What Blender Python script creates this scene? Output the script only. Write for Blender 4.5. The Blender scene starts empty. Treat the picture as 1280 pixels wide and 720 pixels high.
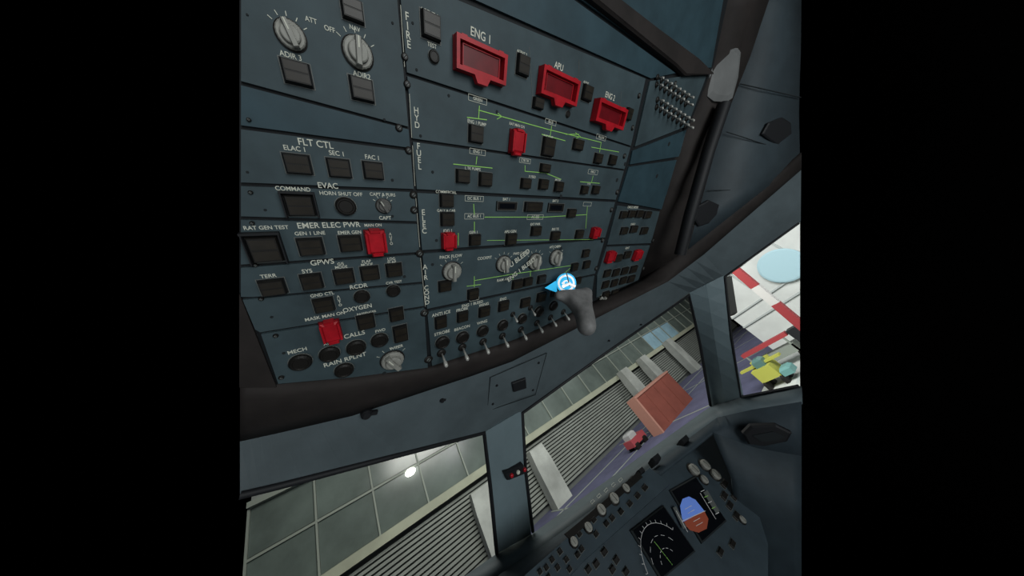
import bpy, bmesh, math, random
from mathutils import Vector, Matrix
random.seed(4)
sc=bpy.context.scene
sc.view_settings.view_transform='Standard'
# ---------------------------------------------------------------- calibration
CX,CY=640.,360.
V1=(1068.,268.); V2=(570.,960.)
f=math.sqrt(-((V1[0]-CX)*(V2[0]-CX)+(V1[1]-CY)*(V2[1]-CY)))
Lc=Vector((V1[0]-CX,CY-V1[1],-f)).normalized()
Fc=Vector((V2[0]-CX,CY-V2[1],-f)).normalized()
Nc=Lc.cross(Fc)
A=math.radians(20)
Yc=Fc*math.cos(A)+Nc*math.sin(A)
Zc=Nc*math.cos(A)-Fc*math.sin(A)
M=Matrix((Lc,Yc,Zc))              # camera vec -> world vec
C=Vector((0,0,4.0))
cam=bpy.data.cameras.new('camera'); co=bpy.data.objects.new('camera',cam)
sc.collection.objects.link(co); sc.camera=co
cam.sensor_width=36; cam.lens=f/1280*36; cam.clip_start=0.01; cam.clip_end=300
co.matrix_world=Matrix.Translation(C)@M.to_4x4()
def ray(px,py): return M@Vector((px-CX,CY-py,-f))
def proj(p):
    q=M.transposed()@(p-C); return (CX+f*q.x/-q.z, CY-f*q.y/-q.z)
def fix(px,py,X=None,Y=None,Z=None):
    r=ray(px,py)
    t=X/r.x if X is not None else (Y/r.y if Y is not None else Z/r.z)
    return C+r*t
# ---------------------------------------------------------------- materials
MATS={}
def mat(name,rgb,rough=.6,metal=0.,noise=0.,scale=30.,emis=0.,bump=0.,spec=.3):
    if name in MATS: return MATS[name]
    m=bpy.data.materials.new(name); m.use_nodes=True
    nt=m.node_tree; b=nt.nodes['Principled BSDF']
    b.inputs['Base Color'].default_value=(*rgb,1)
    b.inputs['Roughness'].default_value=rough; b.inputs['Metallic'].default_value=metal
    b.inputs['Specular IOR Level'].default_value=spec
    if emis>0:
        b.inputs['Emission Color'].default_value=(*rgb,1); b.inputs['Emission Strength'].default_value=emis
    if noise>0 or bump>0:
        tc=nt.nodes.new('ShaderNodeTexCoord'); n=nt.nodes.new('ShaderNodeTexNoise')
        n.inputs['Scale'].default_value=scale; n.inputs['Detail'].default_value=7; n.inputs['Roughness'].default_value=.62
        nt.links.new(tc.outputs['Object'],n.inputs['Vector'])
        if noise>0:
            r=nt.nodes.new('ShaderNodeValToRGB')
            r.color_ramp.elements[0].position=.3; r.color_ramp.elements[1].position=.7
            r.color_ramp.elements[0].color=(*[c*(1-noise) for c in rgb],1)
            r.color_ramp.elements[1].color=(*[c*(1+noise) for c in rgb],1)
            nt.links.new(n.outputs['Fac'],r.inputs['Fac']); nt.links.new(r.outputs['Color'],b.inputs['Base Color'])
        if bump>0:
            bp=nt.nodes.new('ShaderNodeBump'); bp.inputs['Strength'].default_value=bump; bp.inputs['Distance'].default_value=.002
            nt.links.new(n.outputs['Fac'],bp.inputs['Height']); nt.links.new(bp.outputs['Normal'],b.inputs['Normal'])
    MATS[name]=m; return m
PANEL=mat('panel_blue_grey',(.040,.062,.071),.62,noise=.28,scale=14,bump=.12)
PANELD=mat('panel_blank',(.025,.052,.066),.55,noise=.24,scale=14,bump=.12)
GAP=mat('panel_gap',(.006,.008,.010),.7)
BTN=mat('button_black',(.009,.008,.007),.5)
BTNF=mat('button_face',(.019,.016,.012),.4,noise=.3,scale=60)
BEZ=mat('button_bezel',(.11,.12,.115),.5)
RED=mat('guard_red',(.38,.008,.016),.4,noise=.25,scale=60)
REDD=mat('guard_red_dark',(.12,.004,.008),.4,noise=.3,scale=50)
KNOB=mat('knob_grey',(.26,.26,.235),.5,noise=.15,scale=80)
KNOBD=mat('knob_dark_grey',(.10,.10,.095),.5)
WHITE=mat('legend_white',(.60,.61,.52),.7)
GREEN=mat('flow_green',(.30,.62,.13),.6)
BROWN=mat('lining_dark_brown',(.018,.0145,.0135),.75,noise=.35,scale=14,bump=.3)
HEAD=mat('header_grey_blue',(.076,.098,.108),.6,noise=.2,scale=9)
POST=mat('post_grey',(.14,.19,.21),.55,noise=.12,scale=9)
DARK=mat('dark_plastic',(.010,.011,.013),.6)
SEAM=mat('seam',(.012,.016,.018),.8)
METAL=mat('bright_metal',(.42,.42,.39),.4,.3)
SCRB=mat('screen_black',(.004,.005,.007),.2)
# ---------------------------------------------------------------- mesh builder
class MB:
    def __init__(s): s.v=[];s.f=[];s.m=[];s.mats=[]
    def mi(s,m):
        if m not in s.mats: s.mats.append(m)
        return s.mats.index(m)
    def loops(s,rings,m,cap=True,closed=True):
        k=s.mi(m); b=len(s.v); n=len(rings[0])
        for r in rings: s.v+= [tuple(p) for p in r]
        for i in range(len(rings)-1):
            for j in range(n if closed else n-1):
                j2=(j+1)%n
                s.f.append((b+i*n+j,b+i*n+j2,b+(i+1)*n+j2,b+(i+1)*n+j)); s.m.append(k)
        if cap:
            s.f.append(tuple(b+j for j in range(n))[::-1]); s.m.append(k)
            e=b+(len(rings)-1)*n
            s.f.append(tuple(e+j for j in range(n))); s.m.append(k)
    def prism(s,pts,h0,h1,m,inset=0.):
        cu=sum(p[0] for p in pts)/len(pts); cw=sum(p[1] for p in pts)/len(pts)
        def shr(p):
            du,dw=p[0]-cu,p[1]-cw
            su=max(abs(q[0]-cu) for q in pts); sw=max(abs(q[1]-cw) for q in pts)
            return (cu+du*(1-inset/max(su,1e-6)),cw+dw*(1-inset/max(sw,1e-6)),h1)
        R=[[(p[0],p[1],h0) for p in pts]]
        if inset>0: R.append([(p[0],p[1],h0+(h1-h0)*.7) for p in pts])
        R.append([shr(p) for p in pts])
        s.loops(R,m)
    def box(s,u,w,su,sw,h0,h1,m,inset=0.,rot=0.):
        c,sn=math.cos(rot),math.sin(rot)
        pts=[(u+x*c-y*sn,w+x*sn+y*c) for x,y in ((-su/2,-sw/2),(su/2,-sw/2),(su/2,sw/2),(-su/2,sw/2))]
        s.prism(pts,h0,h1,m,inset)
    def cyl(s,u,w,prof,m,n=24,flute=0):
        R=[]
        for r,h in prof:
            R.append([(u+r*(1+(flute if i%2 else 0))*math.cos(2*math.pi*i/n),w+r*(1+(flute if i%2 else 0))*math.sin(2*math.pi*i/n),h) for i in range(n)])
        s.loops(R,m)
    def frame(s,u,w,su,sw,t,h0,h1,m):
        s.box(u,w+sw/2-t/2,su,t,h0,h1,m); s.box(u,w-sw/2+t/2,su,t,h0,h1,m)
        s.box(u-su/2+t/2,w,t,sw-2*t,h0,h1,m); s.box(u+su/2-t/2,w,t,sw-2*t,h0,h1,m)
    def line(s,p,q,t,h0,h1,m):
        d=Vector((q[0]-p[0],q[1]-p[1])); L=d.length
        s.box((p[0]+q[0])/2,(p[1]+q[1])/2,L+t,t,h0,h1,m,rot=math.atan2(d.y,d.x))
    def build(s,name,parent=None,smooth=False):
        me=bpy.data.meshes.new(name); me.from_pydata(s.v,[],s.f)
        for i,p in enumerate(me.polygons): p.material_index=s.m[i]; p.use_smooth=smooth
        for m in s.mats: me.materials.append(m)
        bm=bmesh.new(); bm.from_mesh(me); bmesh.ops.recalc_face_normals(bm,faces=bm.faces); bm.to_mesh(me); bm.free()
        o=bpy.data.objects.new(name,me); sc.collection.objects.link(o)
        if parent: o.parent=parent
        return o
class Fr:
    def __init__(s,O,U,W):
        s.O=O; s.U=U.normalized(); s.H=s.U.cross(W).normalized(); s.W=s.H.cross(s.U)
    def S(s,px,py):
        r=ray(px,py); t=(s.O-C).dot(s.H)/r.dot(s.H); d=C+r*t-s.O
        return (d.dot(s.U),d.dot(s.W))
    def P(s,u,w,h=0): return s.O+s.U*u+s.W*w+s.H*h
    def P3(s,px,py,h=0): return s.P(*s.S(px,py),h)
    def sz(s,px,py,w,h):
        u,v=s.S(px,py); e=1e-4; p=proj(s.P(u,v))
        a=proj(s.P(u+e,v)); b=proj(s.P(u,v+e))
        return (w*e/math.hypot(a[0]-p[0],a[1]-p[1]), h*e/math.hypot(b[0]-p[0],b[1]-p[1]))
    def r(s,px,py,r):
        a,b=s.sz(px,py,r,r); return math.sqrt(a*b)
    def empty(s,name,parent=None):
        o=bpy.data.objects.new(name,None); o.empty_display_size=.05; sc.collection.objects.link(o)
        m=Matrix((s.U,s.W,s.H)).transposed().to_4x4(); m.translation=s.O; o.matrix_world=m
        return o
def text(fr,parent,px,py,body,hpx,m=None,rot=0.,h=.0026,sx=.92,ls=.85):
    cu=bpy.data.curves.new('legend','FONT'); cu.body=body; cu.align_x='CENTER'; cu.align_y='CENTER'
    cu.size=fr.sz(px,py,1,hpx)[1]*1.12; cu.extrude=.0001; cu.offset=cu.size*.008
    cu.space_line=ls
    o=bpy.data.objects.new('legend_'+body.lower().replace(' ','_').replace('\n','_'),cu); sc.collection.objects.link(o)
    o.parent=parent; u,w=fr.S(px,py); o.location=(u,w,h); o.rotation_euler=(0,0,rot); o.scale=(sx,1,1)
    cu.materials.append(m or WHITE); return o
# ================================================================= OVERHEAD PANEL
d=.32
Nw=Vector((0,math.sin(A),math.cos(A))); Fw=Vector((0,math.cos(A),-math.sin(A)))
OV=Fr(C+Nw*d,Vector((1,0,0)),-Fw)
S=OV.S
ov=OV.empty('overhead_panel')
b=MB()
base=[(299,-20),(915,-20),(893,80),(845,200),(799,352),(740,392),(640,428),(537,460),(440,473),(345,482),(299,368)]
b.prism([S(*p) for p in base],-.03,-.001,GAP)
XD=lambda y:497+.0873*y
XR=lambda y:815-.28*(y-85)
def plate(pts,m=PANEL,h=.0022,ins=.0009):
    q=[Vector(S(*p)) for p in pts]
    n=len(q); out=[]
    area=sum(q[i].x*q[(i+1)%n].y-q[(i+1)%n].x*q[i].y for i in range(n))
    sg=1 if area>0 else -1
    for i in range(n):
        a,bb,cc=q[i-1],q[i],q[(i+1)%n]
        e1=(bb-a).normalized(); e2=(cc-bb).normalized()
        n1=Vector((-e1.y,e1.x))*sg; n2=Vector((-e2.y,e2.x))*sg
        k=(n1+n2); k=k/max(k.length_squared,1e-6)*2*ins
        out.append(tuple(bb+k))
    b.prism(out,-.001,h,m)
plate([(300,-10),(XD(-10),-10),(XD(160),160),(300,103)])
plate([(300,105),(XD(161),161),(XD(186),186),(300,158)],PANELD)
plate([(300,160),(XD(188),188),(XD(237),237),(300,229)])
plate([(300,231),(XD(239),239),(XD(277),277),(300,271)])
plate([(300,273),(XD(279),279),(XD(315),315),(300,331)])
plate([(300,333),(XD(317),317),(XD(352),352),(318,371),(300,371)])
plate([(302,373),(XD(354),354),(XD(382),382),(325,415),(318,411)])
plate([(325,416),(XD(384),384),(535,459),(440,471),(347,479)])
plate([(XD(-10)+2,-10),(548,-10),(806,98),(XR(183),183),(XD(92)+2,92)])
plate([(560,-12),(700,-12),(845,92),(812,99)],PANELD)
plate([(705,-12),(905,-12),(888,85),(850,92)],PANELD)
plate([(XD(94)+2,94),(XR(184),184),(XR(212),212),(XD(174)+2,174)])
plate([(XD(176)+2,176),(XR(213),213),(XR(250),250),(XD(237)+2,237)])
plate([(XD(240)+2,240),(XR(252),252),(XR(297),297),(XD(313)+2,313)])
plate([(XD(316)+2,316),(XR(299),299),(XR(342),342),(XD(386)+2,386)])
plate([(XD(389)+2,389),(XR(344),344),(736,390),(640,425),(539,457)])
plate([(811,101),(884,90),(858,158),(792,184)],PANEL)
plate([(XR(187)+3,188),(857,162),(848,196),(XR(200)+3,206)],PANELD)
plate([(XR(203)+3,208),(847,199),(826,262),(XR(252)+3,252)],PANELD)
plate([(XR(254)+3,256),(824,264),(813,304),(XR(300)+3,306)])
plate([(XR(302)+3,308),(812,306),(797,350),(XR(344)+2,372),(XR(344)+3,344)])
b.build('panel_plates',ov)
b=MB()
for (p,q) in [((500,8),(505,84)),((511,118),(514,172)),((515,182),(518,232)),((519,246),(524,308)),((525,322),(531,382))]:
    b.line(S(*p),S(*q),.0004,.0022,.0025,WHITE)
for p,q in [((660,60),(664,122)),((722,75),(722,128)),((775,115),(771,160)),((795,265),(786,300)),((780,262),(774,300))]:
    b.line(S(*p),S(*q),.0005,.0022,.0026,BEZ)
def dzus(px,py,r=5):
    u,w=S(px,py); s=OV.r(px,py,r)
    b.cyl(u,w,[(s,.0022),(s,.0035),(s*.75,.0045)],BTN,14); b.cyl(u,w,[(s*.5,.0045),(s*.45,.0048)],BEZ,12); b.box(u,w,s*1.1,s*.2,.0048,.0051,GAP,rot=.8)
for p in [(505,72),(508,106),(498,160),(510,188),(516,243),(517,262),(524,316),(530,390),(535,448),
          (312,150),(314,240),(316,278),(320,330),(327,372),(345,418),(352,470)]:
    dzus(*p,4.8 if p[0]>400 else 3)
for p in [(797,120),(789,160),(779,195),(770,240),(763,262),(752,300),(744,335),(826,270),(815,300),(803,335),(842,105)]: dzus(*p,2.4)
for p in [(515,30),(520,88),(560,120),(620,140),(540,215),(700,245),(525,170),(540,330),(700,310),(545,300),(310,20),(490,30),(480,150),(310,215),(490,270),(332,262),(490,225),(505,345),(340,395),(480,465),(355,440),(770,225),(820,220),(780,205),(835,180)]:
    u,w=S(*p); s=OV.r(*p,1.9); b.cyl(u,w,[(s,.0022),(s*.9,.0028)],SEAM,12)
b.build('legend_bars_and_fasteners',ov)
# --- buttons
b=MB()
def button(px,py,w,h,kind=0):
    u,v=S(px,py); su,sw=OV.sz(px,py,w,h); H=min(.0055,su*.3)
    b.box(u,v,su*1.10,sw*1.10,.0022,.0027,BEZ)
    b.box(u,v,su*1.03,sw*1.03,.0027,.0031,GAP)
    b.box(u,v,su*.94,sw*.94,.0031,.0031+H,BTN,inset=su*.04)
    z=.0031+H
    b.box(u,v+sw*.21,su*.78,sw*.34,z,z+.0003,BTNF); b.box(u,v-sw*.21,su*.78,sw*.34,z,z+.0003,BTNF)
    if kind==1:
        for s_ in (-1,1): b.box(u+s_*su*.56,v,su*.08,sw*1.15,.0022,.009,DARK,inset=su*.02)
        b.box(u,v+sw*.6,su*1.2,sw*.08,.0022,.009,DARK)
def rbutton(px,py,r):
    u,v=S(px,py); s=OV.r(px,py,r)
    b.cyl(u,v,[(s*1.05,.0022),(s*1.05,.0030),(s*.9,.0032)],BEZ)
    b.cyl(u,v,[(s*.98,.0030),(s*.98,.0022+s*.4),(s*.8,.0022+s*.6),(s*.7,.0022+s*.6),(s*.62,.0022+s*.5)],BTN)
for a in [(440,15,30,30),(372,93,38,32),(452,113,30,30),(373,205,34,26),(424,210,29,24),(466,213,25,22),
          (389,307,32,22),(438,303,28,20),(342,357,33,20),(390,350,27,19),(430,344,25,18),(462,340,23,17),(492,336,20,16),
          (405,379,26,17),(457,400,22,17),(495,391,18,15),(500,415,18,19),
          (537,35,26,34),(651,83,16,26),(731,117,12,20),(783,143,7,16),(670,130,13,14),(593,168,18,22),(683,184,15,24),(720,181,12,14),
          (745,198,9,13),(763,200,8,13),(577,220,17,17),(605,224,16,17),(679,210,12,11),(655,229,12,13),(677,230,11,13),(696,233,10,13),
          (728,237,8,11),(742,237,8,11),(557,250,17,17),(558,273,17,17),(665,258,22,12),(712,266,10,11),(592,299,14,14),(637,298,13,14),
          (668,288,12,12),(692,294,11,11),(722,292,9,11),(555,356,16,13),(590,366,14,12),(645,354,13,11),(658,351,11,10),
          (675,348,10,10),(604,388,14,12),(628,381,13,12),(550,401,15,14),(577,394,14,12),(655,377,12,11),(675,370,11,11),(692,364,10,10),
          (720,350,8,9),(731,330,8,10),(730,316,8,10),(716,333,8,10)]:
    button(*a)
button(376,256,36,27,1); button(333,310,40,34,1)
for (x,y) in [(777,268),(787,267),(797,267),(807,268),(778,288),(803,288),(790,286),(771,322),(782,318),(757,341),(768,340),(779,338),(790,336),(755,355),(766,353),(777,350),(787,348),(755,368),(766,366)]:
    button(x,y,8,9.5)
for a in [(541,72,8),(432,257,12.5),(452,369,9),(491,362,8),(376,450,12),(412,440,11),(445,432,10.5),(474,423,9.5),(430,460,10),
          (552,426,8),(577,420,7.5),(602,412,7),(627,405,6.5),(651,397,6),(672,388,6),(690,381,5.5),(708,143,3.5)]: rbutton(*a)
b.build('annunciator_pushbuttons',ov)
# --- red guards
b=MB()
def fireguard(px,py,w,h):
    u,v=S(px,py); su,sw=OV.sz(px,py,w,h); H=min(.011,su*.14)
    b.box(u,v,su*1.02,sw*1.02,.0022,.0035,REDD)
    b.box(u,v,su*.78,sw*.70,.0035,.0035+H*.5,REDD,inset=su*.03)
    b.frame(u,v,su,sw,su*.06,.0035,.0035+H,RED)
    b.frame(u,v,su*.74,sw*.66,su*.015,.0035,.004+H*.55,RED)
    for s_ in (-1,1): b.box(u+s_*su*.36,v+sw*.51,su*.10,sw*.06,.0022,.003+H,RED)
    q=[(u-su*.16,v-sw*.5),(u+su*.16,v-sw*.5),(u+su*.10,v-sw*.74),(u-su*.10,v-sw*.74)]
    b.prism(q,H*.6,.0035+H,RED)
for a in [(598,80,66,40),(694,111,48,33),(757,145,37,27)]: fireguard(*a)
def guard(px,py,w,h):
    u,v=S(px,py); su,sw=OV.sz(px,py,w,h); H=min(.010,su*.45)
    b.box(u,v,su*1.0,sw*1.0,.0022,.0045,REDD)
    b.box(u,v+sw*.02,su*.86,sw*.92,.0045,.0022+H,RED,inset=su*.12)
    b.box(u,v+sw*.47,su*.5,sw*.14,.0022,.0022+H*1.1,RED,inset=su*.03)
    b.box(u,v-sw*.5,su*.55,sw*.16,.004,.0022+H,RED,inset=su*.05)
    for s_ in (-1,1): b.box(u+s_*su*.42,v,su*.1,sw*.8,.0022,.0022+H*1.1,RED)
for a in [(469,301,26,30),(414,411,26,25),(643,178,17,30),(559,300,17,20),(741,290,9,13),(760,320,10,14),(794,318,9,13)]: guard(*a)
b.build('red_switch_guards',ov)
# --- rotary knobs
b=MB()
def knob(px,py,r,ang=0.,m=KNOB):
    u,v=S(px,py); s=OV.r(px,py,r); z=.0022
    b.cyl(u,v,[(s*1.10,z),(s*1.10,z+s*.08),(s*1.0,z+s*.12)],BTN,32)
    b.cyl(u,v,[(s*.98,z+s*.1),(s*.97,z+s*.32),(s*.88,z+s*.42)],m,40,flute=.02)
    b.cyl(u,v,[(s*.70,z+s*.40),(s*.66,z+s*.70),(s*.58,z+s*.76)],m,32)
    b.box(u,v,s*.42,s*1.85,z+s*.40,z+s*1.0,m,inset=s*.08,rot=ang)
    c,sn=math.cos(ang+math.pi/2),math.sin(ang+math.pi/2)
    b.box(u+c*s*.5,v+sn*s*.5,s*.09,s*.7,z+s*1.0,z+s*1.02,WHITE,rot=ang)
def ticks(px,py,r,angs):
    u,v=S(px,py); s=OV.r(px,py,r)
    for a in angs:
        c,sn=math.cos(a),math.sin(a)
        b.line((u+c*s*1.25,v+sn*s*1.25),(u+c*s*1.5,v+sn*s*1.5),.0005,.0022,.0026,WHITE)
for a in [(364,46,20,.3),(447,68,20,-.1),(564,338,11,0),(628,329,9,.2),(667,326,8.5,0),(693,321,8,0),(490,448,12,.5),(479,257,9,.5,KNOBD),(751,374,4.5,0)]:
    knob(*a); ticks(a[0],a[1],a[2],[math.radians(k) for k in (35,62,90,118,145)])
b.build('rotary_selector_knobs',ov,smooth=False)
# --- toggles
b=MB()
def toggle(px,py,r=5,k_=1.,lean=-.5,m=METAL):
    u,v=S(px,py); s=OV.r(px,py,r); L=s*3.0*k_; z=.0022
    b.cyl(u,v,[(s*1.1,z),(s*1.1,z+s*.25),(s*.8,z+s*.5)],BTN,14)
    R=[]
    for (rr,t) in [(.28,0),(.28,.55),(.46,.72),(.46,.92),(.26,1.)]:
        hh=z+s*.5+L*t; R.append([(u+s*rr*math.cos(2*math.pi*i/12),v+lean*L*t+s*rr*math.sin(2*math.pi*i/12),hh) for i in range(12)])
    b.loops(R,m)
for a in [(551,440,4.6),(577,433,4.3),(603,426,4.0),(627,419,3.7),(650,411,3.4),(670,403,3.2),(687,396,3.0),(640,392,2.8),(662,384,2.8),(703,389,2.8),(716,383,2.6),(728,377,2.4)]: toggle(*a)
for r in range(2):
    for i in range(8):
        x=820+i*5.2; y=(97 if r==0 else 125)+i*3.4
        toggle(x,y,2.5,.9,-.3); toggle(x-1,y+9,2.5,.9,-.3)
b.build('toggle_switches',ov,smooth=True)
# --- flow lines & boxes
b=MB()
def gl(*pts,t=.0009,m=GREEN):
    for i in range(len(pts)-1): b.line(S(*pts[i]),S(*pts[i+1]),t,.0022,.0027,m)
gl((598,133),(597,148)); gl((583,147),(607,150)); gl((597,138),(684,162),(750,178)); gl((688,158),(686,172)); gl((750,178),(748,190)); gl((676,168),(705,176)); gl((738,184),(772,190)); gl((706,168),(722,168))
gl((595,196),(594,205)); gl((566,205),(614,210)); gl((655,207),(655,214),(680,216),(700,224)); gl((740,220),(738,228)); gl((724,227),(748,229))
gl((591,255),(592,268)); gl((605,271),(680,271),(732,268)); gl((733,258),(731,285)); gl((592,277),(592,289)); gl((572,291),(572,306)); gl((608,300),(740,299),t=.0006)
gl((592,345),(592,358)); gl((583,357),(600,355)); gl((592,350),(640,342),(716,331)); gl((716,331),(700,345)); gl((640,342),(640,350)); gl((662,338),(662,346))
gl((620,141),(626,146),(620,149),t=.0007); gl((718,166),(724,171),(718,173),t=.0007)
def lbox(px,py,w,h,m=WHITE):
    u,v=S(px,py); su,sw=OV.sz(px,py,w,h); b.frame(u,v,su,sw,.0004,.0022,.0027,m)
for a in [(596,125,24,8),(687,153,14,6),(750,172,12,6),(596,190,20,7),(655,201,14,6),(740,215,12,6),(592,248,23,7),(592,270,24,7),(668,271,20,6),(592,373,12,4),(733,255,10,5)]:
    lbox(*a)
for (x,y,w) in [(632,257,25),(693,259,19)]:
    u,v=S(x,y); su,sw=OV.sz(x,y,w,11); b.box(u,v,su,sw,.0022,.005,BTN); b.box(u,v,su*.75,sw*.55,.005,.0053,SCRB); b.frame(u,v,su,sw,.0006,.005,.0058,BEZ)
b.build('system_flow_lines',ov)
def T(x,y,s_,z,**k):
    if x<530 and len(s_)>1 and s_[1]!='\n': z*= .74 if y>340 else (.88 if y>318 else 1.)
    return text(OV,ov,x,y,s_,z,**k)
for a in [(389,27,'ATT',8.5),(412,38,'OFF',8.5),(443,37,'NAV',7.5),(364,71,'ADIR 3',9),(452,95,'ADIR2',8.5),(395,180,'FLT CTL',11),(369,186,'ELAC 1',8),(421,192,'SEC 1',7.5),(465,197,'FAC 1',7),
 (410,232,'EVAC',9.0),(367,236,'COMMAND',6.8),(427,242,'HORN SHUT OFF',6.0),(478,243,'CAPT & PURS',5.0),(481,272,'CAPT',5.5),(413,281,'EMER ELEC PWR',8.7),(334,284,'RAT GEN TEST',6.3),(388,291,'GEN 1 LINE',5.8),(437,290,'EMER GEN',5.2),(466,281,'MAN ON',4.6),
 (403,327,'GPWS',9.2),(336,344,'TERR',8),(384,338,'SYS',7),(426,331,'G/S\nMODE',4.8),(458,328,'FLAP\nMODE',4.8),(489,325,'LDG\nFLAP',4.8),(448,357,'RCDR',8.5),(403,367,'GND CTL',6.5),(424,375,'A\nU\nT\nO',3.8),(488,298,'A\nU\nT\nO',4.2),(492,352,'CVR TEST',5),
 (447,384,'OXYGEN',8.6),(407,394,'MASK MAN ON',6.6),(458,390,'PASSENGER',4.5),(443,417,'CALLS',8.6),(372,437,'MECH',7.5),(410,428,'ALL',6),(432,448,'RAIN RPLNT',8.2),(475,412,'FWD',5.5),(495,433,'WIPER',5.5),
 (536,18,'AGENT 1',7.5),(539,58,'TEST',7),(600,46,'ENG 1',14),(651,67,'AGENT 2',5),(697,84,'APU',10.5),(731,104,'AGENT',3.8),(761,121,'ENG 2',9),
 (596,125,'GREEN',5),(687,153,'BLUE',4.3),(750,172,'YELLOW',3.6),(595,154,'ENG 1 PUMP',5.4),(645,157,'RAT MAN ON',4.4),(684,171,'ELEC PUMP',3.7),
 (596,190,'ENG 1',5),(655,201,'CTR TK',4),(740,215,'ENG 2',3.6),(590,211,'L TK PUMPS',4.4),(664,221,'X FEED',3.8),(696,225,'MODE',3.6),(735,230,'R TK',3),
 (592,248,'DC BUS 1',4.6),(592,270,'AC BUS 1',4.6),(668,271,'AC ESS',4.2),(632,249,'BAT 1',4.4),(693,251,'BAT 2',4),(557,240,'COMMERCIAL',4.4),(557,263,'GALY & CAB',4.2),(559,288,'IDG 1',4.6),(591,290,'GEN 1',4.2),(637,289,'APU GEN',4.2),(668,280,'EXT PWR',3.8),(693,286,'BUS TIE',3.6),
 (563,320,'PACK FLOW',4.8),(605,322,'COCKPIT',4.4),(693,308,'AFT CABIN',3.8),(650,316,'FWD CABIN',4),(590,379,'ENG 1 BLEED',4.2),(628,349,'RAM AIR',4.2),(604,380,'WING',4.2),(628,373,'ENG',4.2),(551,391,'ANTI ICE',4.8),(577,386,'PROBE',4.4),
 (552,415,'STROBE',4.4),(577,409,'BEACON',4.2),(602,402,'WING',4.2),(790,259,'CARGO SMOKE',3.8),(783,310,'VENT',3.8),(790,280,'CARGO',3.2)]:
    T(*a)
for x,y,s_,k in [(509,40,'F\nI\nR\nE',13),(520,148,'H\nY\nD',10),(523,196,'F\nU\nE\nL',9.5),(529,277,'E\nL\nE\nC',8.6),(532,356,'A\nI\nR\n\nC\nO\nN\nD',7.0)]:
    T(x,y,s_,k,ls=.8)
T(641,323,'APU BLEED',8,rot=.55,h=.012); T(647,334,'ENG 1 BLEED',7,rot=.55,h=.012)
# ================================================================= DARK LINING + HEADER
def resamp(P,n):
    out=[]
    for i in range(len(P)-1):
        for k in range(n):
            t=k/n; out.append(P[i]*(1-t)+P[i+1]*t)
    out.append(P[-1]); return out
def loft(name,rows,m,thick=.012,sub=4,smooth=True,parent=None):
    rows=[resamp(r,sub) for r in rows]
    n=len(rows[0]); V=[];F=[]
    for r in rows: V+=[tuple(p) for p in r]
    for i in range(len(rows)-1):
        for j in range(n-1): F.append((i*n+j,i*n+j+1,(i+1)*n+j+1,(i+1)*n+j))
    me=bpy.data.meshes.new(name); me.from_pydata(V,[],F); me.materials.append(m)
    bm=bmesh.new(); bm.from_mesh(me)
    acc=0
    for fc in bm.faces:
        fc.normal_update(); acc+=fc.normal.dot(C-fc.calc_center_median())
    if acc<0: bmesh.ops.reverse_faces(bm,faces=bm.faces)
    for fc in bm.faces: fc.smooth=smooth
    bm.to_mesh(me); bm.free()
    o=bpy.data.objects.new(name,me); sc.collection.objects.link(o)
    s_=o.modifiers.new('s','SOLIDIFY'); s_.thickness=thick; s_.offset=-1
    if parent: o.parent=parent
    return o
def grp(name):
    o=bpy.data.objects.new(name,None); sc.collection.objects.link(o); return o
rA_px=[(300,481),(345,481),(440,472),(537,458),(640,425),(797,351)]
rA=[OV.P3(*p) for p in rA_px]+[fix(862,305,X=.90),fix(1002,190,X=1.10)]
hpx=[(300,552),(350,541),(440,520),(590,470),(640,452),(835,352),(880,318),(1002,212)]
hY=[.46,.46,.465,.475,.47]
r0=[fix(*hpx[i],Y=hY[i]) for i in range(5)]+[fix(*hpx[5],X=.80),fix(*hpx[6],X=.95),fix(*hpx[7],X=1.12)]
tow=lambda p,k: p+(C-p).normalized()*k
rm=[tow((a+b_)/2,.014) for a,b_ in zip(rA,r0)]
rq=[tow(a*.75+b_*.25,.011) for a,b_ in zip(rA,r0)]
rq2=[tow(a*.25+b_*.75,.010) for a,b_ in zip(rA,r0)]
loft('trim_padded_roll',[rA,rq,rm,rq2,r0],BROWN,.01)
b=MB(); b.prism([S(*p) for p in [(300,366),(346,482),(300,482)]],-.03,.003,BROWN); b.build('trim_panel_side',None).matrix_world=ov.matrix_world
def plane3(a,b_,c): 
    n=(b_-a).cross(c-a).normalized()
    return lambda px,py: C+ray(px,py)*((a-C).dot(n)/ray(px,py).dot(n))
pT=fix(630,527,Y=.66); pB=fix(645,680,Y=.95); pR=fix(862,367,X=1.0)
WR=plane3(pT,pB,pR)
pL=fix(300,618,Y=.50)
WL=plane3(pT,pB,pL)
pa=fix(905,345,X=1.05); pb=fix(1000,278,X=1.18); pc=fix(925,497,X=1.07)
WS=plane3(pa,pb,pc)
r1px=[(300,618),(350,606),(450,580),(606,540),(652,515),(862,366),(905,345),(1002,277)]
r1=[WL(*p) for p in r1px[:4]]+[WR(*p) for p in r1px[4:6]]+[WS(*p) for p in r1px[6:]]
wf=grp('windshield_frame')
loft('header',[r0,r1],HEAD,.02,smooth=False,parent=wf)
def tube(name,pts,r,m,parent=None):
    cu=bpy.data.curves.new(name,'CURVE'); cu.dimensions='3D'; cu.bevel_depth=r; cu.bevel_resolution=3
    sp=cu.splines.new('POLY'); sp.points.add(len(pts)-1)
    for i,p in enumerate(pts): sp.points[i].co=(*p,1)
    cu.materials.append(m); o=bpy.data.objects.new(name,cu); sc.collection.objects.link(o)
    if parent: o.parent=parent
    return o
def band(name,L,R,m,bulge=.012,thick=.02):
    mid=[tow((a+b_)/2,bulge) for a,b_ in zip(L,R)]
    return loft(name,[L,mid,R],m,thick,smooth=False,parent=wf)
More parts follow.
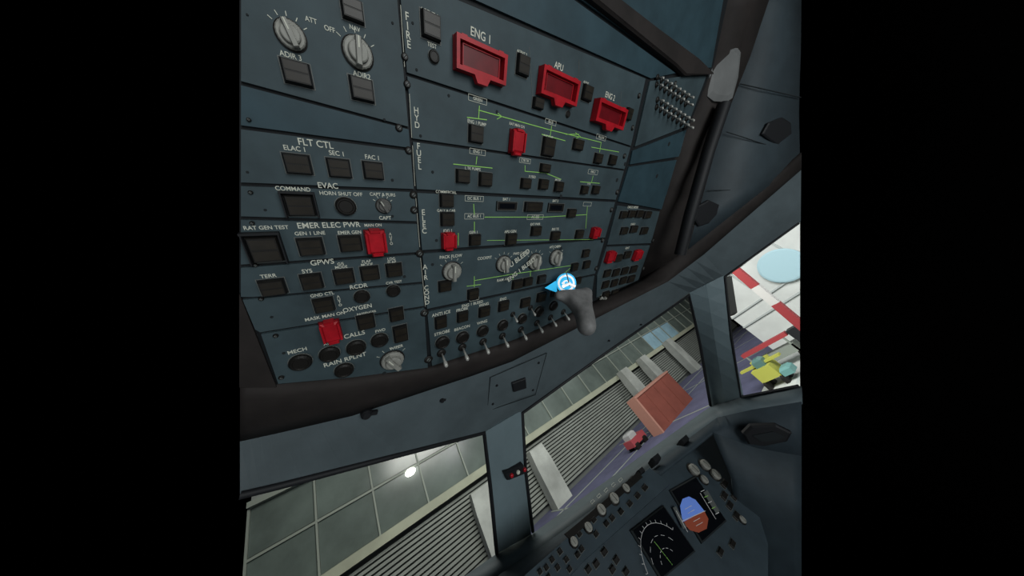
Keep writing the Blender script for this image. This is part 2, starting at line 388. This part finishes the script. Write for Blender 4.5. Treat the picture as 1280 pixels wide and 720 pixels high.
Lp=[WL(606,540),WL(614,610),WL(621,692)]; Rp=[WR(652,513),WR(656,590),WR(664,668)]
band('post_center',Lp,Rp,POST)
Lp2=[WR(862,366),WR(876,430),WR(890,508)]; Rp2=[WS(905,344),WS(913,420),WS(925,497)]
band('post_side',Lp2,Rp2,POST)
Lp3=[WS(1000,277),WS(1000,380),WS(1000,484)]
loft('wall_right_blocker',[[fix(1000,-20,X=1.0),fix(1000,100,X=1.05),fix(1000,190,X=1.10)]+Lp3+[fix(1000,560,X=1.08),fix(1000,700,X=1.1)],
                   [fix(1500,-60,X=1.0),fix(1500,60,X=1.05),fix(1500,190,X=1.10),fix(1500,277,X=1.18),fix(1500,380,X=1.18),fix(1500,484,X=1.18),fix(1500,560,X=1.08),fix(1500,700,X=1.1)]],mat('blocker_black',(.0006,.0006,.0006),1.,spec=0.),.01,sub=1)  # near-black wall added to block the exterior beyond the side window
tube('seal_captain',[WL(300,619),WL(350,607),WL(450,581),WL(605,541),WL(613,610),WL(621,692)],.005,DARK,wf)
tube('seal_copilot',[WR(666,664),WR(657,590),WR(653,516),WR(757,441),WR(861,369),WR(875,430),WR(888,507)],.005,DARK,wf)
tube('seal_side',[WS(998,279),WS(906,346),WS(914,420),WS(926,496),WS(998,482)],.004,DARK,wf)
VO=tow(WR(890,400),.04)
VF=Fr(VO,Vector((1,.2,0)),Vector((0,-.3,1)))
vf=VF.empty('sun_visor_bracket'); b=MB(); b.prism([VF.S(*p) for p in [(890,348),(911,346),(917,394),(898,398)]],-.03,.02,DARK,inset=.006); b.build('bracket_body',vf)
# ================================================================= RIGHT CEILING
E1=[OV.P3(*p) for p in [(915,-20),(891,90),(843,200),(799,350)]]
E2=[fix(968,-20,X=.86),fix(938,70,X=.86),fix(902,160,X=.86),fix(860,312,X=.86)]
E3=[fix(1002,-20,X=1.0),fix(1002,70,X=1.04),fix(1002,140,X=1.08),fix(1002,200,X=1.11)]
loft('trim_ceiling_side',[E1,E2],BROWN,.02)
loft('ceiling',[E2,E3],mat('ceiling_blue_grey',(.034,.048,.057),.6,noise=.28,scale=8),.02)
def frame3(a,b_,c):
    U=(b_-a).normalized(); H=(b_-a).cross(c-a).normalized()
    if H.dot(C-a)<0: H=-H
    return Fr(a,U,H.cross(U))
RC=frame3(E2[1],E3[2],E2[3])
rc=RC.empty('overhead_side_latches')
b=MB()
def rp(pts,h0,h1,m,ins=0): b.prism([RC.S(*p) for p in pts],h0,h1,m,ins)
LG=mat('handle_light_grey',(.14,.145,.145),.6,noise=.15,scale=20)
rp([(893,60),(900,55),(915,60),(921,68),(918,98),(911,124),(904,129),(888,128),(880,122),(883,92)],.0,.012,LG,.012)
rp([(950,168),(958,154),(975,147),(986,154),(988,172),(982,182),(972,184),(960,176)],0,.006,DARK,.004)
rp([(866,274),(870,258),(884,250),(897,256),(894,268),(884,279),(872,283)],0,.006,DARK,.004)
for p,q in [((908,165),(1000,195)),((925,105),(1000,122)),((885,238),(1000,236))]:
    b.line(RC.S(*p),RC.S(*q),.0015,.0,.002,SEAM)
b.build('latches',rc)
tube('assist_handle',[fix(905,130,X=.80),fix(885,190,X=.78),fix(862,270,X=.76),fix(850,318,X=.76)],.014,DARK)
b=MB(); b.prism([S(*p) for p in [(708,-15),(742,-15),(868,75),(886,92),(850,96),(838,84)]],.002,.012,BROWN,.004); o=b.build('trim_ceiling_rib',None); o.matrix_world=ov.matrix_world
# header fittings
HF=frame3(WR(652,515),WR(862,366),r0[4]); hf=HF.empty('compass_mount_plate'); b=MB()
def hp(pts,h0,h1,m,ins=0): b.prism([HF.S(*p) for p in pts],h0,h1,m,ins)
hp([(612,470),(682,440),(680,485),(608,510)],0,.004,HEAD)
for p,q in [((612,470),(682,440)),((682,440),(668,492)),((608,512),(612,470)),((608,512),(668,492))]: b.line(HF.S(*p),HF.S(*q),.0014,.004,.005,SEAM)
hp([(638,476),(655,470),(656,482),(640,487)],.004,.010,DARK,.002)
for x,y in [(620,480),(672,452),(615,503),(665,486),(760,425),(800,405)]:
    u,v=HF.S(x,y); b.cyl(u,v,[(.003,.003),(.003,.006)],DARK,12)
b.build('plate_body',hf)
LF=frame3(r1[1],r1[3],r0[2]); lf=LF.empty('visor_rail_clips'); b=MB()
for x,y,k in [(457,514,.8),(550,497,.45)]:
    u,v=LF.S(x,y); b.cyl(u,v,[(.010*k,.0),(.010*k,.01),(.007*k,.014)],DARK,16); b.box(u+.008*k,v,.026*k,.006,.0,.012,DARK,.002)
b.build('clips',lf)
# ================================================================= GLARESHIELD + MAIN PANEL
s0=[WL(480,790),WL(621,692),WR(664,668),WR(888,508),WS(925,497),WS(1002,482)]
s1=[fix(500,815,Y=.86),fix(640,706,Y=.86),fix(684,678,Y=.84),fix(896,522,X=.98),fix(940,512,X=1.03),fix(1002,502,X=1.10)]
s2=[fix(520,840,Y=.74),fix(655,722,Y=.74),fix(705,678,Y=.73),fix(890,540,X=.90),fix(945,560,X=.98),fix(1002,570,X=1.04)]
s3=[fix(540,880,Y=.74),fix(690,800,Y=.74),fix(760,800,Y=.74),fix(915,600,X=.92),fix(955,640,X=.94),fix(1002,650,X=.98)]
loft('window_sill',[s0,s1],mat('sill_grey',(.095,.125,.14),.6,noise=.15,scale=10),.01)
loft('glareshield',[s1,s2],mat('glareshield_blue',(.028,.042,.053),.7,noise=.2,scale=12),.01)
SIDE=mat('side_console',(.028,.042,.052),.65,noise=.25,scale=10)
loft('side_console',[s2[3:],s3[3:],[fix(930,760,X=.90),fix(970,780,X=.90),fix(1002,780,X=.92)]],SIDE,.01)
MP=Fr(fix(860,640,Y=.80),Vector((1,0,0)),Vector((0,.22,.97)))
mp=MP.empty('main_instrument_panel'); b=MB()
def mpp(pts,h0,h1,m,ins=0): b.prism([MP.S(*p) for p in pts],h0,h1,m,ins)
MPM=mat('instrument_panel_grey',(.036,.054,.067),.6,noise=.2,scale=14)
mpp([(650,745),(700,690),(850,560),(905,535),(935,600),(960,680),(960,780),(650,800)],-.02,0,MPM)
def disp(q,m=SCRB):
    mpp(q,0,.008,SEAM,.004)
    cx=sum(p[0] for p in q)/4; cy=sum(p[1] for p in q)/4
    mpp([(cx+(p[0]-cx)*.93,cy+(p[1]-cy)*.93) for p in q],.008,.0095,m)
disp([(836,614),(868,596),(907,652),(876,680)])
disp([(787,664),(828,632),(868,690),(825,726)])
PB=mat('pfd_sky',(.12,.22,.62),.4,emis=.3); PO=mat('pfd_earth',(.24,.055,.03),.4,emis=.22); PW=mat('pfd_white',(.5,.5,.5),.4,emis=.15)
mpp([(848,634),(851,625),(859,622),(867,626),(878,640),(851,654)],.0095,.0100,PB)
mpp([(851,654),(878,640),(883,650),(881,662),(871,667),(860,664)],.0095,.0100,PO)
for p,q in [((850,653),(879,640)),((843,640),(857,666)),((873,618),(892,650))]: b.line(MP.S(*p),MP.S(*q),.0014,.0100,.0105,PW)
for k in range(-2,3):
    if k: 
        cx,cy=865+k*3.4,646+k*5.2; b.line(MP.S(cx-4,cy+2.2),MP.S(cx+4,cy-2.2),.0010,.0100,.0105,PW)
mpp([(839,636),(843,634),(856,660),(852,663)],.0095,.010,BEZ); mpp([(877,617),(882,614),(897,640),(893,644)],.0095,.010,BEZ)
for k in range(5):
    x=872+k*4.5; y=612+k*7; b.line(MP.S(x+2,y+4),MP.S(x+6,y+2),.0014,.0100,.0105,GREEN if k%2 else PW)
u0,v0=MP.S(838,707)
for rr in (.030,.055,.080):
    P=[(u0+rr*math.cos(a*math.pi/16),v0+rr*math.sin(a*math.pi/16)) for a in range(2,15)]
    for i in range(len(P)-1):
        if i%2==0 or rr>.07: b.line(P[i],P[i+1],.0008,.0095,.0100,PW)
for a in range(2,15):
    c,s_=math.cos(a*math.pi/16),math.sin(a*math.pi/16); b.line((u0+.08*c,v0+.08*s_),(u0+.086*c,v0+.086*s_),.0008,.0095,.01,PW)
b.line((u0,v0),(u0,v0+.05),.0008,.0095,.01,GREEN)
def mk(F_,px,py,r,m=KNOB):
    u,v=F_.S(px,py); s=F_.r(px,py,r)
    b.cyl(u,v,[(s*1.15,0),(s*1.15,.003),(s,.005)],BTN,24); b.cyl(u,v,[(s*.92,.004),(s*.88,s*.7),(s*.7,s*.85)],m,28,flute=.03); b.box(u,v,s*.25,s*1.3,s*.85,s*1.1,m)
for a in [(866,588,6.5),(880,582,6),(893,594,6),(879,600,5),(927,650,4.5)]: mk(MP,*a,m=KNOB)
for x,y in [(905,620),(912,632),(920,645),(900,690),(915,680),(770,700),(782,715),(755,690),(765,712),(745,705),(735,712),(905,605),(918,620)]:
    u,v=MP.S(x,y); su,sw=MP.sz(x,y,8,8); b.box(u,v,su,sw,0,.006,BTN,.002); b.frame(u,v,su*1.2,sw*1.2,.0015,0,.002,BEZ)
b.build('displays_and_controls',mp)
FC=Fr(fix(740,650,Y=.70),Vector((1,0,0)),Vector((0,.35,.94)))
fc=FC.empty('flight_control_unit'); b=MB()
def fp(pts,h0,h1,m,ins=0): b.prism([FC.S(*p) for p in pts],h0,h1,m,ins)
fp([(640,745),(655,720),(705,676),(812,585),(838,604),(730,700),(690,745)],-.02,0,MPM)
fp([(705,668),(720,656),(798,590),(803,597),(727,662),(712,675)],0,.004,BTN,.001)
for a in [(717,678,6),(735,660,6),(751,638,6.5),(767,624,6.5),(782,611,5)]: mk(FC,*a)
for x,y in [(700,690),(708,700),(690,700),(697,710),(727,687),(724,668),(742,650),(758,655),(776,640),(787,630),(797,620),(722,694),(683,710),(806,610),(790,600),(765,648),(745,668),(675,715),(686,722),(712,712)]:
    u,v=FC.S(x,y); su,sw=FC.sz(x,y,6,6); b.box(u,v,su,sw,0,.005,BTN,.001); b.frame(u,v,su*1.25,sw*1.25,.001,0,.0015,BEZ)
for x,y in [(740,628),(748,621),(757,614),(766,607),(775,601)]:
    u,v=FC.S(x,y); su,sw=FC.sz(x,y,5,3.5); b.frame(u,v,su,sw,.0006,.004,.005,WHITE)
b.build('face_knobs_and_keys',fc)
b=MB()
for q in [[(814,572),(822,566),(827,573),(819,579)],[(797,587),(802,583),(807,589),(801,594)],[(850,549),(857,543),(862,549),(855,555)]]:
    b.prism([FC.S(*p) for p in q],-.03,.003,DARK,.002)
o=b.build('glareshield_warning_light',None); o.matrix_world=fc.matrix_world
SF=Fr(fix(960,545,X=.97),Vector((.35,-.94,0)),Vector((-.3,0,1))); sf=SF.empty('side_air_vent')
b=MB()
b.prism([SF.S(*p) for p in [(928,542),(938,532),(970,531),(990,541),(984,552),(955,558),(935,555)]],-.012,.004,DARK,.006)
b.prism([SF.S(*p) for p in [(940,543),(965,538),(980,544),(972,549),(950,551)]],.004,.006,SEAM)
b.build('vent_body',sf)
b=MB(); PF=frame3(WL(612,590),WR(656,590),WL(620,680)); pf=PF.empty('post_alignment_indicator')
b.prism([PF.S(*p) for p in [(626,586),(650,576),(656,584),(630,595)]],-.0,.02,DARK,.004)
for x,y,m in [(634,587,RED),(642,583,WHITE),(650,580,RED)]:
    u,v=PF.S(x,y); b.cyl(u,v,[(.005,.02),(.005,.024),(.003,.026)],m,12)
b.build('indicator_body',pf)
# ================================================================= OUTSIDE: HANGAR / TERMINAL
D=23.
GR=mat('apron_blue_asphalt',(.080,.084,.145),.9,noise=.2,scale=.8)
CONC=mat('facade_panel',(.22,.24,.23),.8,noise=.12,scale=.5)
LOUV=mat('louvre_grey',(.20,.22,.20),.7,noise=.15,scale=.7)
LOUD=mat('louvre_dark',(.09,.10,.095),.8)
GLS=mat('facade_glass',(.100,.125,.115),.2,noise=.35,scale=.25,spec=.4)
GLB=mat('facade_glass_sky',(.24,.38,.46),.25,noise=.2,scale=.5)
MUL=mat('mullion_pale',(.22,.25,.22),.6)
BUT=mat('buttress_pale',(.30,.32,.30),.7,noise=.25,scale=.6)
LEDGE=mat('ledge_beige',(.30,.32,.245),.7,noise=.15,scale=.5)
xl=-7.3; xr=62
def wbox(mb,x0,x1,y0,y1,z0,z1,m):
    mb.prism([(x0,y0),(x1,y0),(x1,y1),(x0,y1)],z0,z1,m)
b=MB(); wbox(b,xl,xr,8,D,-.2,0,GR)
for x in range(0,60,9): wbox(b,x,x+.15,10,D-1,0,.02,MUL)
wbox(b,xl,xr,D-3.2,D-3.05,0,.02,MUL); wbox(b,xl,xr,D-6.2,D-6.1,0,.02,MUL)
b.build('ground')
b=MB(); wbox(b,xl,xr,D,D+.4,0,20,CONC); b.build('wall_facade')
b=MB(); n=16
for i in range(n):
    z=.4+i*(4.3-.4)/n; wbox(b,xl,xr,D-.35,D-.02,z,z+.15,LOUV)
wbox(b,xl,xr,D-.12,D-.01,0,4.4,LOUD)
b.build('louvre_bank')
b=MB(); wbox(b,xl,xr,D-.9,D-.01,4.45,4.95,LEDGE); wbox(b,xl,xr,D-.6,D-.01,9.9,10.2,MUL); b.build('trim_facade_ledge')
b=MB(); x=xl
while x<xr:
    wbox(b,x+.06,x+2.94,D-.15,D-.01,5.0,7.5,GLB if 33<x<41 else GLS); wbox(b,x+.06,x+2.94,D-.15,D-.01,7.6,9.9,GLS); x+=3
b.build('window_1')
b=MB(); x=xl
while x<xr: wbox(b,x-.05,x+.05,D-.3,D-.16,4.96,9.88,MUL); x+=3
wbox(b,xl,xr,D-.28,D-.16,7.42,7.55,MUL); b.build('trim_mullions')
b=MB()
for x in [4.0,9.2,24,28.5,36]:
    b.prism([(x,D-2.0),(x+1.5,D-2.0),(x+1.5,D-.95),(x,D-.95)],0.0,3.9+(1.2 if x>10 else 0),BUT,inset=.1)
b.build('facade_buttress')
b=MB(); b.cyl(0,0,[(.5,-.3),(.5,.1),(.3,.2)],mat('glint_glow',(1,.98,.9),.4,emis=5)); o=b.build('glass_glint'); p=fix(513,590,Y=D-.3); o.location=p; o.rotation_euler=(math.radians(90),0,0); o.scale=(.7,.45,1)  # glowing disc stands in for a bright reflection in the facade glass
BRN=mat('container_brown',(.17,.048,.034),.7,noise=.2,scale=.6); BRE=mat('container_edge',(.34,.17,.13),.6)
g=fix(829,541,Z=-4.0); gx,gy=g.x,g.y
b=MB(); wbox(b,gx,gx+5.6,gy,gy+.9,.0,2.7,BRN)
for i in range(3): wbox(b,gx+1.3+i*1.4,gx+1.36+i*1.4,gy-.03,gy,.2,2.5,BRN)
wbox(b,gx-.05,gx+5.65,gy-.06,gy+.95,2.58,2.72,BRE); wbox(b,gx-.06,gx+.12,gy-.06,gy+.95,0,2.6,BRE)
b.build('cargo_container')
b=MB(); g=fix(797,560,Z=-4.0); TR=mat('tug_red',(.30,.055,.065),.5); TW=mat('tug_white',(.32,.33,.33),.5)
x,y=g.x-.6,g.y-.5
wbox(b,x,x+1.7,y,y+.9,.25,.7,TR); b.prism([(x+.2,y+.1),(x+1.0,y+.1),(x+1.0,y+.8),(x+.2,y+.8)],.7,1.1,TW,.1)
for dx in (.35,1.35):
    for dy in (-.03,.8): b.box(x+dx,y+dy+.06,.42,.14,.0,.42,BTN,.06)
b.build('baggage_tug')
WB=mat('terminal_white',(.56,.59,.57),.7,noise=.10,scale=.5); TT=mat('terminal_trim',(.42,.46,.45),.7)
b=MB(); wbox(b,24,24.4,-6,8.6,0,16,WB)
for z in (2.2,3.1,5.6,7.4): wbox(b,23.85,24,-6,8.6,z,z+.10,TT)
for y in range(-6,8,3): wbox(b,23.88,24,y,y+.08,.2,16,TT)
b.build('wall_terminal')
b=MB(); wbox(b,11,24,-6,7.9,0,.03,mat('apron_white',(.46,.49,.47),.9,noise=.15,scale=.6))
for y in (1,3.5,6): wbox(b,11,24,y,y+.12,.03,.04,TT)
b.build('floor_apron_slab')
b=MB(); b.cyl(0,0,[(1.15,0),(1.15,.1),(1.05,.14)],mat('sign_pale_blue',(.36,.54,.60),.6),40); o=b.build('round_wall_sign'); o.location=fix(977,332,X=23.8); o.rotation_euler=(0,math.radians(-90),0)
b=MB(); PR=mat('stripe_red',(.32,.045,.050),.6); PWh=mat('stripe_white',(.58,.58,.56),.6)
p0=fix(918,336,X=12); p1=fix(1006,410,X=12)
o=bpy.data.objects.new('striped_barrier_pole',None); sc.collection.objects.link(o)
o.location=p0; q=(p1-p0); o.rotation_mode='QUATERNION'; o.rotation_quaternion=q.to_track_quat('Z','Y'); Lq=q.length
for a0,a1,m in [(0,.33,PR),(.33,.62,PWh),(.62,1.0,PR)]: b.box(0,0,.25,.25,Lq*a0,Lq*a1,m)
Lg=Lq*(p0.z/(p0.z-p1.z)) if p0.z>p1.z else Lq
wbox(b,-.11,.11,-.11,.11,Lq,max(Lq+.1,Lg),PWh)
b.build('pole_stripes',o)
b=MB(); YL=mat('loader_yellow',(.36,.37,.07),.6); x=16; y=fix(938,452,X=16).y
wbox(b,x,x+1.0,y-.45,y+.45,.4,1.0,YL); b.prism([(x+.15,y-.3),(x+.75,y-.3),(x+.75,y+.15),(x+.15,y+.15)],1.0,1.4,mat('loader_glass',(.08,.16,.15),.3),.12)
wbox(b,x+.35,x+.65,y-1.0,y+1.0,1.05,1.15,YL); wbox(b,x+.78,x+.95,y-.45,y+.45,1.0,1.25,YL)
b.prism([(x,y-.95),(x+.7,y-.95),(x+.7,y-.5),(x,y-.5)],.3,.65,mat('loader_teal',(.12,.27,.26),.5),.08)
for dx in (.15,.85):
    for dy in (-.4,.4): b.box(x+dx,y+dy,.4,.16,.02,.44,BTN,.06)
b.build('belt_loader')
b=MB(); x=18.5; y=fix(972,452,X=18.5).y
b.prism([(x,y-1.4),(x+.4,y-1.4),(x+.4,y+1.1),(x,y+1.1)],1.3,1.5,PR); wbox(b,x,x+.9,y-1.2,y+.9,.5,.9,MUL); wbox(b,x-.1,x+.5,y-2.3,y-1.5,.03,1.5,DARK)
for dy in (-1.1,.7): b.box(x+.3,y+dy,.5,.2,.03,.55,BTN,.05)
for dy in (-1.2,.9): wbox(b,x,x+.08,y+dy,y+dy+.08,.5,1.3,MUL)
b.build('baggage_cart')
# ================================================================= VR MARKER + CONTROLLER
b=MB(); CY_=mat('marker_cyan',(.02,.38,.68),.4,emis=.8); MW=mat('marker_white',(.9,.9,.9),.4,emis=.5)
QF=Fr(OV.P3(693,346,.035),(M@Vector((1,0,0))),(M@Vector((0,1,0))))
k=QF.sz(693,346,1,1)[0]
b.cyl(0,0,[(12.5*k,0),(12.5*k,.0008)],CY_,40); b.cyl(0,0,[(10.6*k,.0008),(10.6*k,.0012)],MW,40); b.cyl(0,0,[(8.2*k,.0012),(8.2*k,.0016)],CY_,40)
b.prism([(-6*k,0),(-3*k,3*k),(0,4*k),(3*k,3*k),(6*k,0),(3*k,-3*k),(0,-4*k),(-3*k,-3*k)],.0016,.0020,MW); b.cyl(0,0,[(2.2*k,.0020),(2.2*k,.0023)],CY_,20)
b.prism([(-27*k,-6*k),(-13*k,3*k),(-11*k,-12*k)],0,.0008,CY_)
q=QF.empty('gaze_marker'); b.build('marker_disc',q)
def skin(name,pts,rad,m,edges=None,sub=2):
    me=bpy.data.meshes.new(name); me.from_pydata([tuple(p) for p in pts],edges or [(i,i+1) for i in range(len(pts)-1)],[])
    o=bpy.data.objects.new(name,me); sc.collection.objects.link(o); me.materials.append(m)
    s_=o.modifiers.new('sk','SKIN')
    for i,v in enumerate(me.skin_vertices[0].data): v.radius=(rad[i],rad[i]); v.use_root=(i==0)
    o.modifiers.new('su','SUBSURF').levels=sub; o.modifiers['su'].render_levels=sub
    s_.use_smooth_shade=True
    return o
CG=mat('controller_grey',(.15,.15,.15),.6,noise=.4,scale=40)
Yd=.27
def cp(x,y,dy=0): return fix(x,y,Y=Yd+dy)
kk=(cp(700,370)-cp(701,370)).length
vc=grp('handheld_controller')
pts=[cp(722,373),cp(729,388),cp(733,403),cp(734,418),cp(707,370,.004),cp(693,369,.006),cp(737,364)]
o=skin('controller_grip',pts,[11*kk,10*kk,10*kk,9*kk,8*kk,4*kk,6*kk],CG,[(0,1),(1,2),(2,3),(0,4),(4,5),(0,6)]); o.parent=vc
tube('controller_ring',[cp(704,358,-.012),cp(711,355,-.012),cp(719,358,-.012)],1.6*kk,MW,vc)
tube('controller_pointer',[cp(708,341,-.012),cp(712,357,-.012)],.7*kk,KNOB,vc)
# ================================================================= LIGHTS
w=bpy.data.worlds.new('w'); sc.world=w; w.use_nodes=True
w.node_tree.nodes['Background'].inputs[0].default_value=(0,0,0,1); w.node_tree.nodes['Background'].inputs[1].default_value=0
def area(name,loc,target,size,power,col=(1,1,1)):
    l=bpy.data.lights.new(name,'AREA'); l.size=size; l.energy=power; l.color=col
    o=bpy.data.objects.new(name,l); sc.collection.objects.link(o); o.location=loc
    o.rotation_euler=(Vector(target)-Vector(loc)).to_track_quat('-Z','Y').to_euler(); return o
area('cockpit_fill',C+Vector((.3,-.9,-.6)),C+Vector((.4,.3,.2)),.8,13,(.96,1,1))  # added fill behind and below the eye, no real fixture
area('cockpit_side_fill',C+Vector((-.7,.0,-.8)),C+Vector((.4,.5,.1)),.6,2.2,(.9,.97,1))  # fill from low on the left, no visible source
area('apron_fill',(4,4,14),(12,23,2),8,3900,(1,1,.93))  # added area light above the cockpit, unseen, brightens the facade
area('apron_fill.001',(34,6,15),(34,23,2),8,2000,(1,1,.95))  # same unseen fill, added for the right end of the facade
area('terminal_fill',(10,-2,12),(24,4,2),6,2400,(1,1,1))  # unseen area light added to brighten the terminal wall
